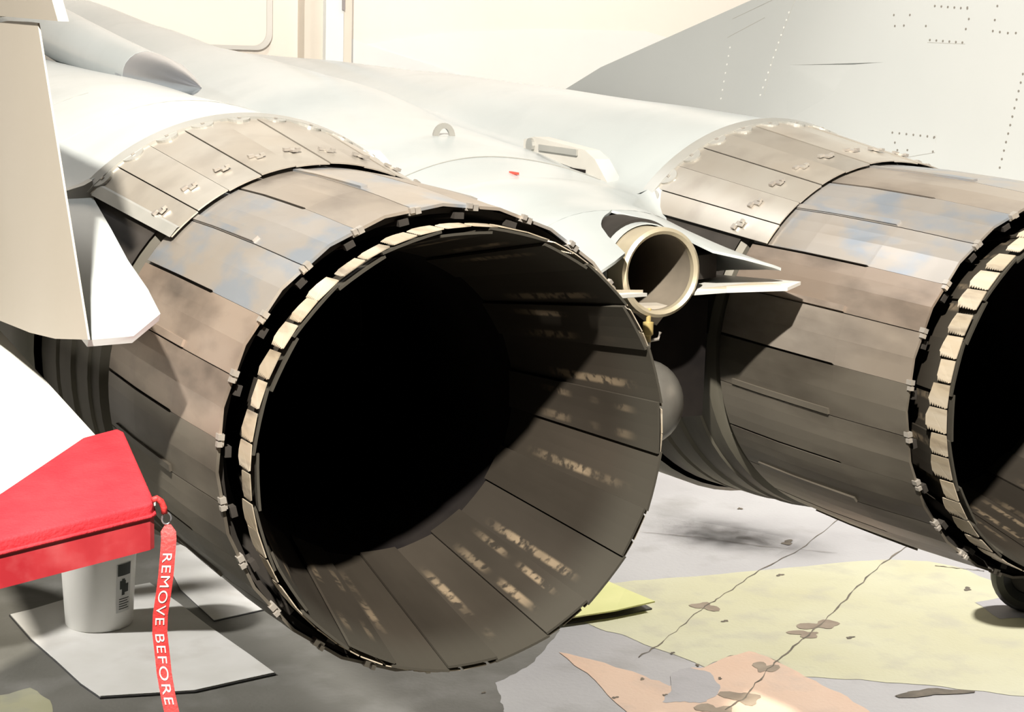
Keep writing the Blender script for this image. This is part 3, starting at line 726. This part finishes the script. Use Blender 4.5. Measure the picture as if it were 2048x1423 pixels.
rounded('cover_top', list(T)+[p+Vector((0,0,-.030)) for p in T], [tuple(range(n))]+[tuple(range(n, 2*n))[::-1]]+[(i, (i+1)%n, n+(i+1)%n, n+i) for i in range(n)], redm, cov, .006)
ins = lambda p: p
mk('cover_side', [p+Vector((0,0,-.022)) for p in T]+[p for p in Bm], [(i, (i+1)%n, n+(i+1)%n, n+i) for i in range(n)]+[tuple(range(n, 2*n))[::-1]], redpad, cov)
# piping along the front top edge
MB().tube([T[i]+Vector((0,-.002,-.022)) for i in (5,6,7,8,9,10)], .0035, 6).mk('piping', redm, cov, smooth=True)
# loop, ring and streamer
c0 = T[7]+Vector((0,0,-.01)); dpt = c0.y
def sp(x, y): return at(x, y, 1, dpt-.01)
MB().tube([sp(304,1000), sp(313,996), sp(322,1002), sp(328,1014), sp(329,1026)], .0055, 8).mk('cord_loop', redstr, cov, smooth=True)
b = MB(); rr = sp(333,1036)
b.tube([rr+Vector((.008*cos(a), .001*sin(2*a), .010*sin(a))) for a in [2*pi*i/14 for i in range(15)]], .0016, 6, cap=False)
b.mk('split_ring', chrome, cov, smooth=True)
path = [(336,1048),(335,1075),(331,1110),(328,1150),(325,1190),(322,1230),(323,1270),(328,1310),(331,1350),(336,1390),(342,1425),(350,1470),(356,1520)]
W = .0125; rows = []; PP = []
for i, q in enumerate(path):
    p = sp(*q); p.y -= .012*sin(i*.7); PP.append(p)
def spos(s):
    s = max(0, min(len(PP)-1.001, s)); i = int(s); return PP[i].lerp(PP[i+1], s-i)
wdir = Vector((.93, -.36, 0)).normalized()
for i in range(0, (len(PP)-1)*4+1):
    p = spos(i/4); k = min(1, .35+i/3)
    rows.append([p-wdir*W*k, p-wdir*W*k*.3+Vector((0,-.0015,0)), p+wdir*W*k*.3+Vector((0,-.0015,0)), p+wdir*W*k])
f = MB().grid(rows); nb = len(f.v); rows2 = [[q+Vector((.0005,.0015,0)) for q in r] for r in rows]; f.grid(rows2)
strm = f.mk('streamer', redstr, cov, smooth=True)
tag(strm, 'red hanging streamer with white lettering')
# lettering
cu = D.curves.new('lettering', 'FONT'); cu.body = 'REMOVE BEFORE FLIGHT'; cu.size = 1; cu.space_character = 1.15
to = D.objects.new('lettering_source', cu); COL.objects.link(to)
dg = bpy.context.evaluated_depsgraph_get(); me = to.evaluated_get(dg).to_mesh()
tv = [v.co.copy() for v in me.vertices]; tf = [tuple(p.vertices) for p in me.polygons]
to.evaluated_get(dg).to_mesh_clear(); D.objects.remove(to)
bmx = bmesh.new(); vs = [bmx.verts.new(v) for v in tv]
for q in tf:
    try: bmx.faces.new([vs[i] for i in q])
    except ValueError: pass
bmesh.ops.triangulate(bmx, faces=bmx.faces[:]); bmx.verts.index_update()
tv = [v.co.copy() for v in bmx.verts]; tf = [tuple(v.index for v in q.verts) for q in bmx.faces]; bmx.free()
out = []
for v in tv:
    p = spos(1.7 + v.x*.92); out.append(p + wdir*((v.y-.36)*.0215) + Vector((-.0008,-.0024,0)))
mk('lettering', out, tf, letm, strm)

# white bucket
bc = at(205, 1266, 2, -H); bx, by = bc.x+.012, bc.y+.10
bk = empty('bucket', (bx, by, .012)); tag(bk, 'white plastic bucket with a small label standing on grey paper', 'bucket')
MB().lathe([(.0,.012),(.125,.012),(.131,.02),(.148,.33),(.152,.335),(.152,.35),(.155,.352),(.155,.37),(.148,.375),(.146,.36),(.13,.05),(0,.05)], (bx,by,0), 'z', k=48).mk('body', bucketm, bk, floor=True, smooth=True, edge=35)
MB().lathe([(.158,.372),(.158,.385),(.150,.392),(0,.392)], (bx,by,0), 'z', k=48).mk('lid', bucketm, bk, floor=True, smooth=True, edge=35)
va = math.degrees(math.atan2(CAM.y-by, CAM.x-bx))
def lab(name, a0, a1, z0, z1, m_, d=.001):
    rr_ = lambda z: .131+(z-.02)*.0548+d
    MB().grid([[(bx+rr_(z)*cos(radians(va+a0+(a1-a0)*j/6)), by+rr_(z)*sin(radians(va+a0+(a1-a0)*j/6)), z) for j in range(7)] for z in (z0, z1)]).mk(name, m_, bk, floor=True)
lab('label', 28, 58, .085, .285, labelw)
lab('label_print', 30, 56, .235, .283, labelb, .0018)
lab('label_print', 34, 46, .18, .215, labelb, .0018); lab('label_print', 40, 52, .165, .20, labelb, .0018); lab('label_print', 38, 44, .155, .222, labelb, .0018)
for i in range(5): lab('label_print', 33, 54-3*(i % 2), .098+.010*i, .102+.010*i, labelb, .0018)

# grey paper-covered board under the bucket, second sheet beyond it
def board(name, px_, z0, th, mtop, label, cat, group=None):
    P = [at(x, y, 2, -H) for x, y in px_]; c = sum(P, Vector())/len(P)
    root = empty(name, (c.x, c.y, 0)); tag(root, label, cat, group)
    n = len(P)
    MB().add([(p.x, p.y, z0) for p in P]+[(p.x, p.y, z0+th*.6) for p in P], [tuple(range(n))[::-1], tuple(range(n, 2*n))]+[(i, (i+1)%n, n+(i+1)%n, n+i) for i in range(n)]).mk('board', edgem, root, floor=True)
    Q = [p.lerp(c, .012) for p in P]
    MB().add([(p.x, p.y, z0+th*.6) for p in Q]+[(p.x, p.y, z0+th) for p in Q], [tuple(range(n, 2*n))]+[(i, (i+1)%n, n+(i+1)%n, n+i) for i in range(n)]).mk('paper_sheet', mtop, root, floor=True)
board('paper_board', [(18,1232),(60,1280),(115,1328),(160,1370),(200,1398),(300,1392),(390,1386),(470,1368),(552,1350),(500,1312),(420,1256),(360,1210),(300,1168),(150,1195),(60,1222)], .001, .010, boardm, 'grey paper-covered board lying on the floor under the white bucket', 'board')
board('paper_board', [(428,1243),(480,1232),(545,1217),(500,1180),(440,1130),(380,1085),(320,1100),(360,1180)], .0005, .006, boardm, 'wrinkled grey paper sheet on the floor beside the near nozzle', 'paper')

# folded yellow card on the floor right of the near nozzle
yr = at(1200, 1220, 2, -H); yc = empty('yellow_card', (yr.x, yr.y, 0)); tag(yc, 'folded yellow card lying on the floor beyond the near nozzle', 'card')
Pn = [at(1090,1258,2,-H), at(1230,1238,2,-H), at(1309,1222,2,-H), at(1250,1190,2,-H), at(1205,1165,2,-H), at(1090,1170,2,-H)]
hz = [.035,.040,.045,.03,.02,.02]
MB().add([(p.x, p.y, h) for p, h in zip(Pn, hz)]+[(p.x, p.y, h-.006) for p, h in zip(Pn, hz)], [(0,1,2,3,4,5), (11,10,9,8,7,6)]+[(i, (i+1)%6, 6+(i+1)%6, 6+i) for i in range(6)]).mk('upper_leaf', yelm, yc, floor=True)
MB().add([(p.x, p.y+.02, .008) for p in Pn]+[(p.x, p.y+.02, .001) for p in Pn], [(0,1,2,3,4,5), (11,10,9,8,7,6)]+[(i, (i+1)%6, 6+(i+1)%6, 6+i) for i in range(6)]).mk('gap_shade', edgem, yc, floor=True)  # near-black sheet stands in for the shade under the lifted card

# black wheel at the right edge
wp = at(2050, 1220, 2, -H); r_ = .155
wo = empty('rubber_wheel', (wp.x, wp.y, 0)); tag(wo, 'glossy black rubber wheel on the floor under the far nozzle', 'wheel')
ud = Vector((.72, -.69, 0)).normalized(); vd = Vector((.69, .72, 0))
def wh(name, prof, m_):
    rows = [[Vector((wp.x, wp.y, r_))+vd*q+(ud*cos(2*pi*k/32)+Vector((0,0,1))*sin(2*pi*k/32))*r for k in range(32)] for r, q in prof]
    MB().grid(rows, True).mk(name, m_, wo, floor=True, smooth=True, edge=40)
wh('tyre', [(.07,-.04),(.10,-.07),(.13,-.065),(.150,-.04),(.155,0),(.150,.04),(.13,.065),(.10,.07),(.07,.04)], rubber)
wh('wheel_disc', [(0,-.03),(.07,-.028),(.072,.028),(0,.03)], darkm)
wh('axle_cap', [(0,-.048),(.014,-.046),(.018,-.03)], chrome)
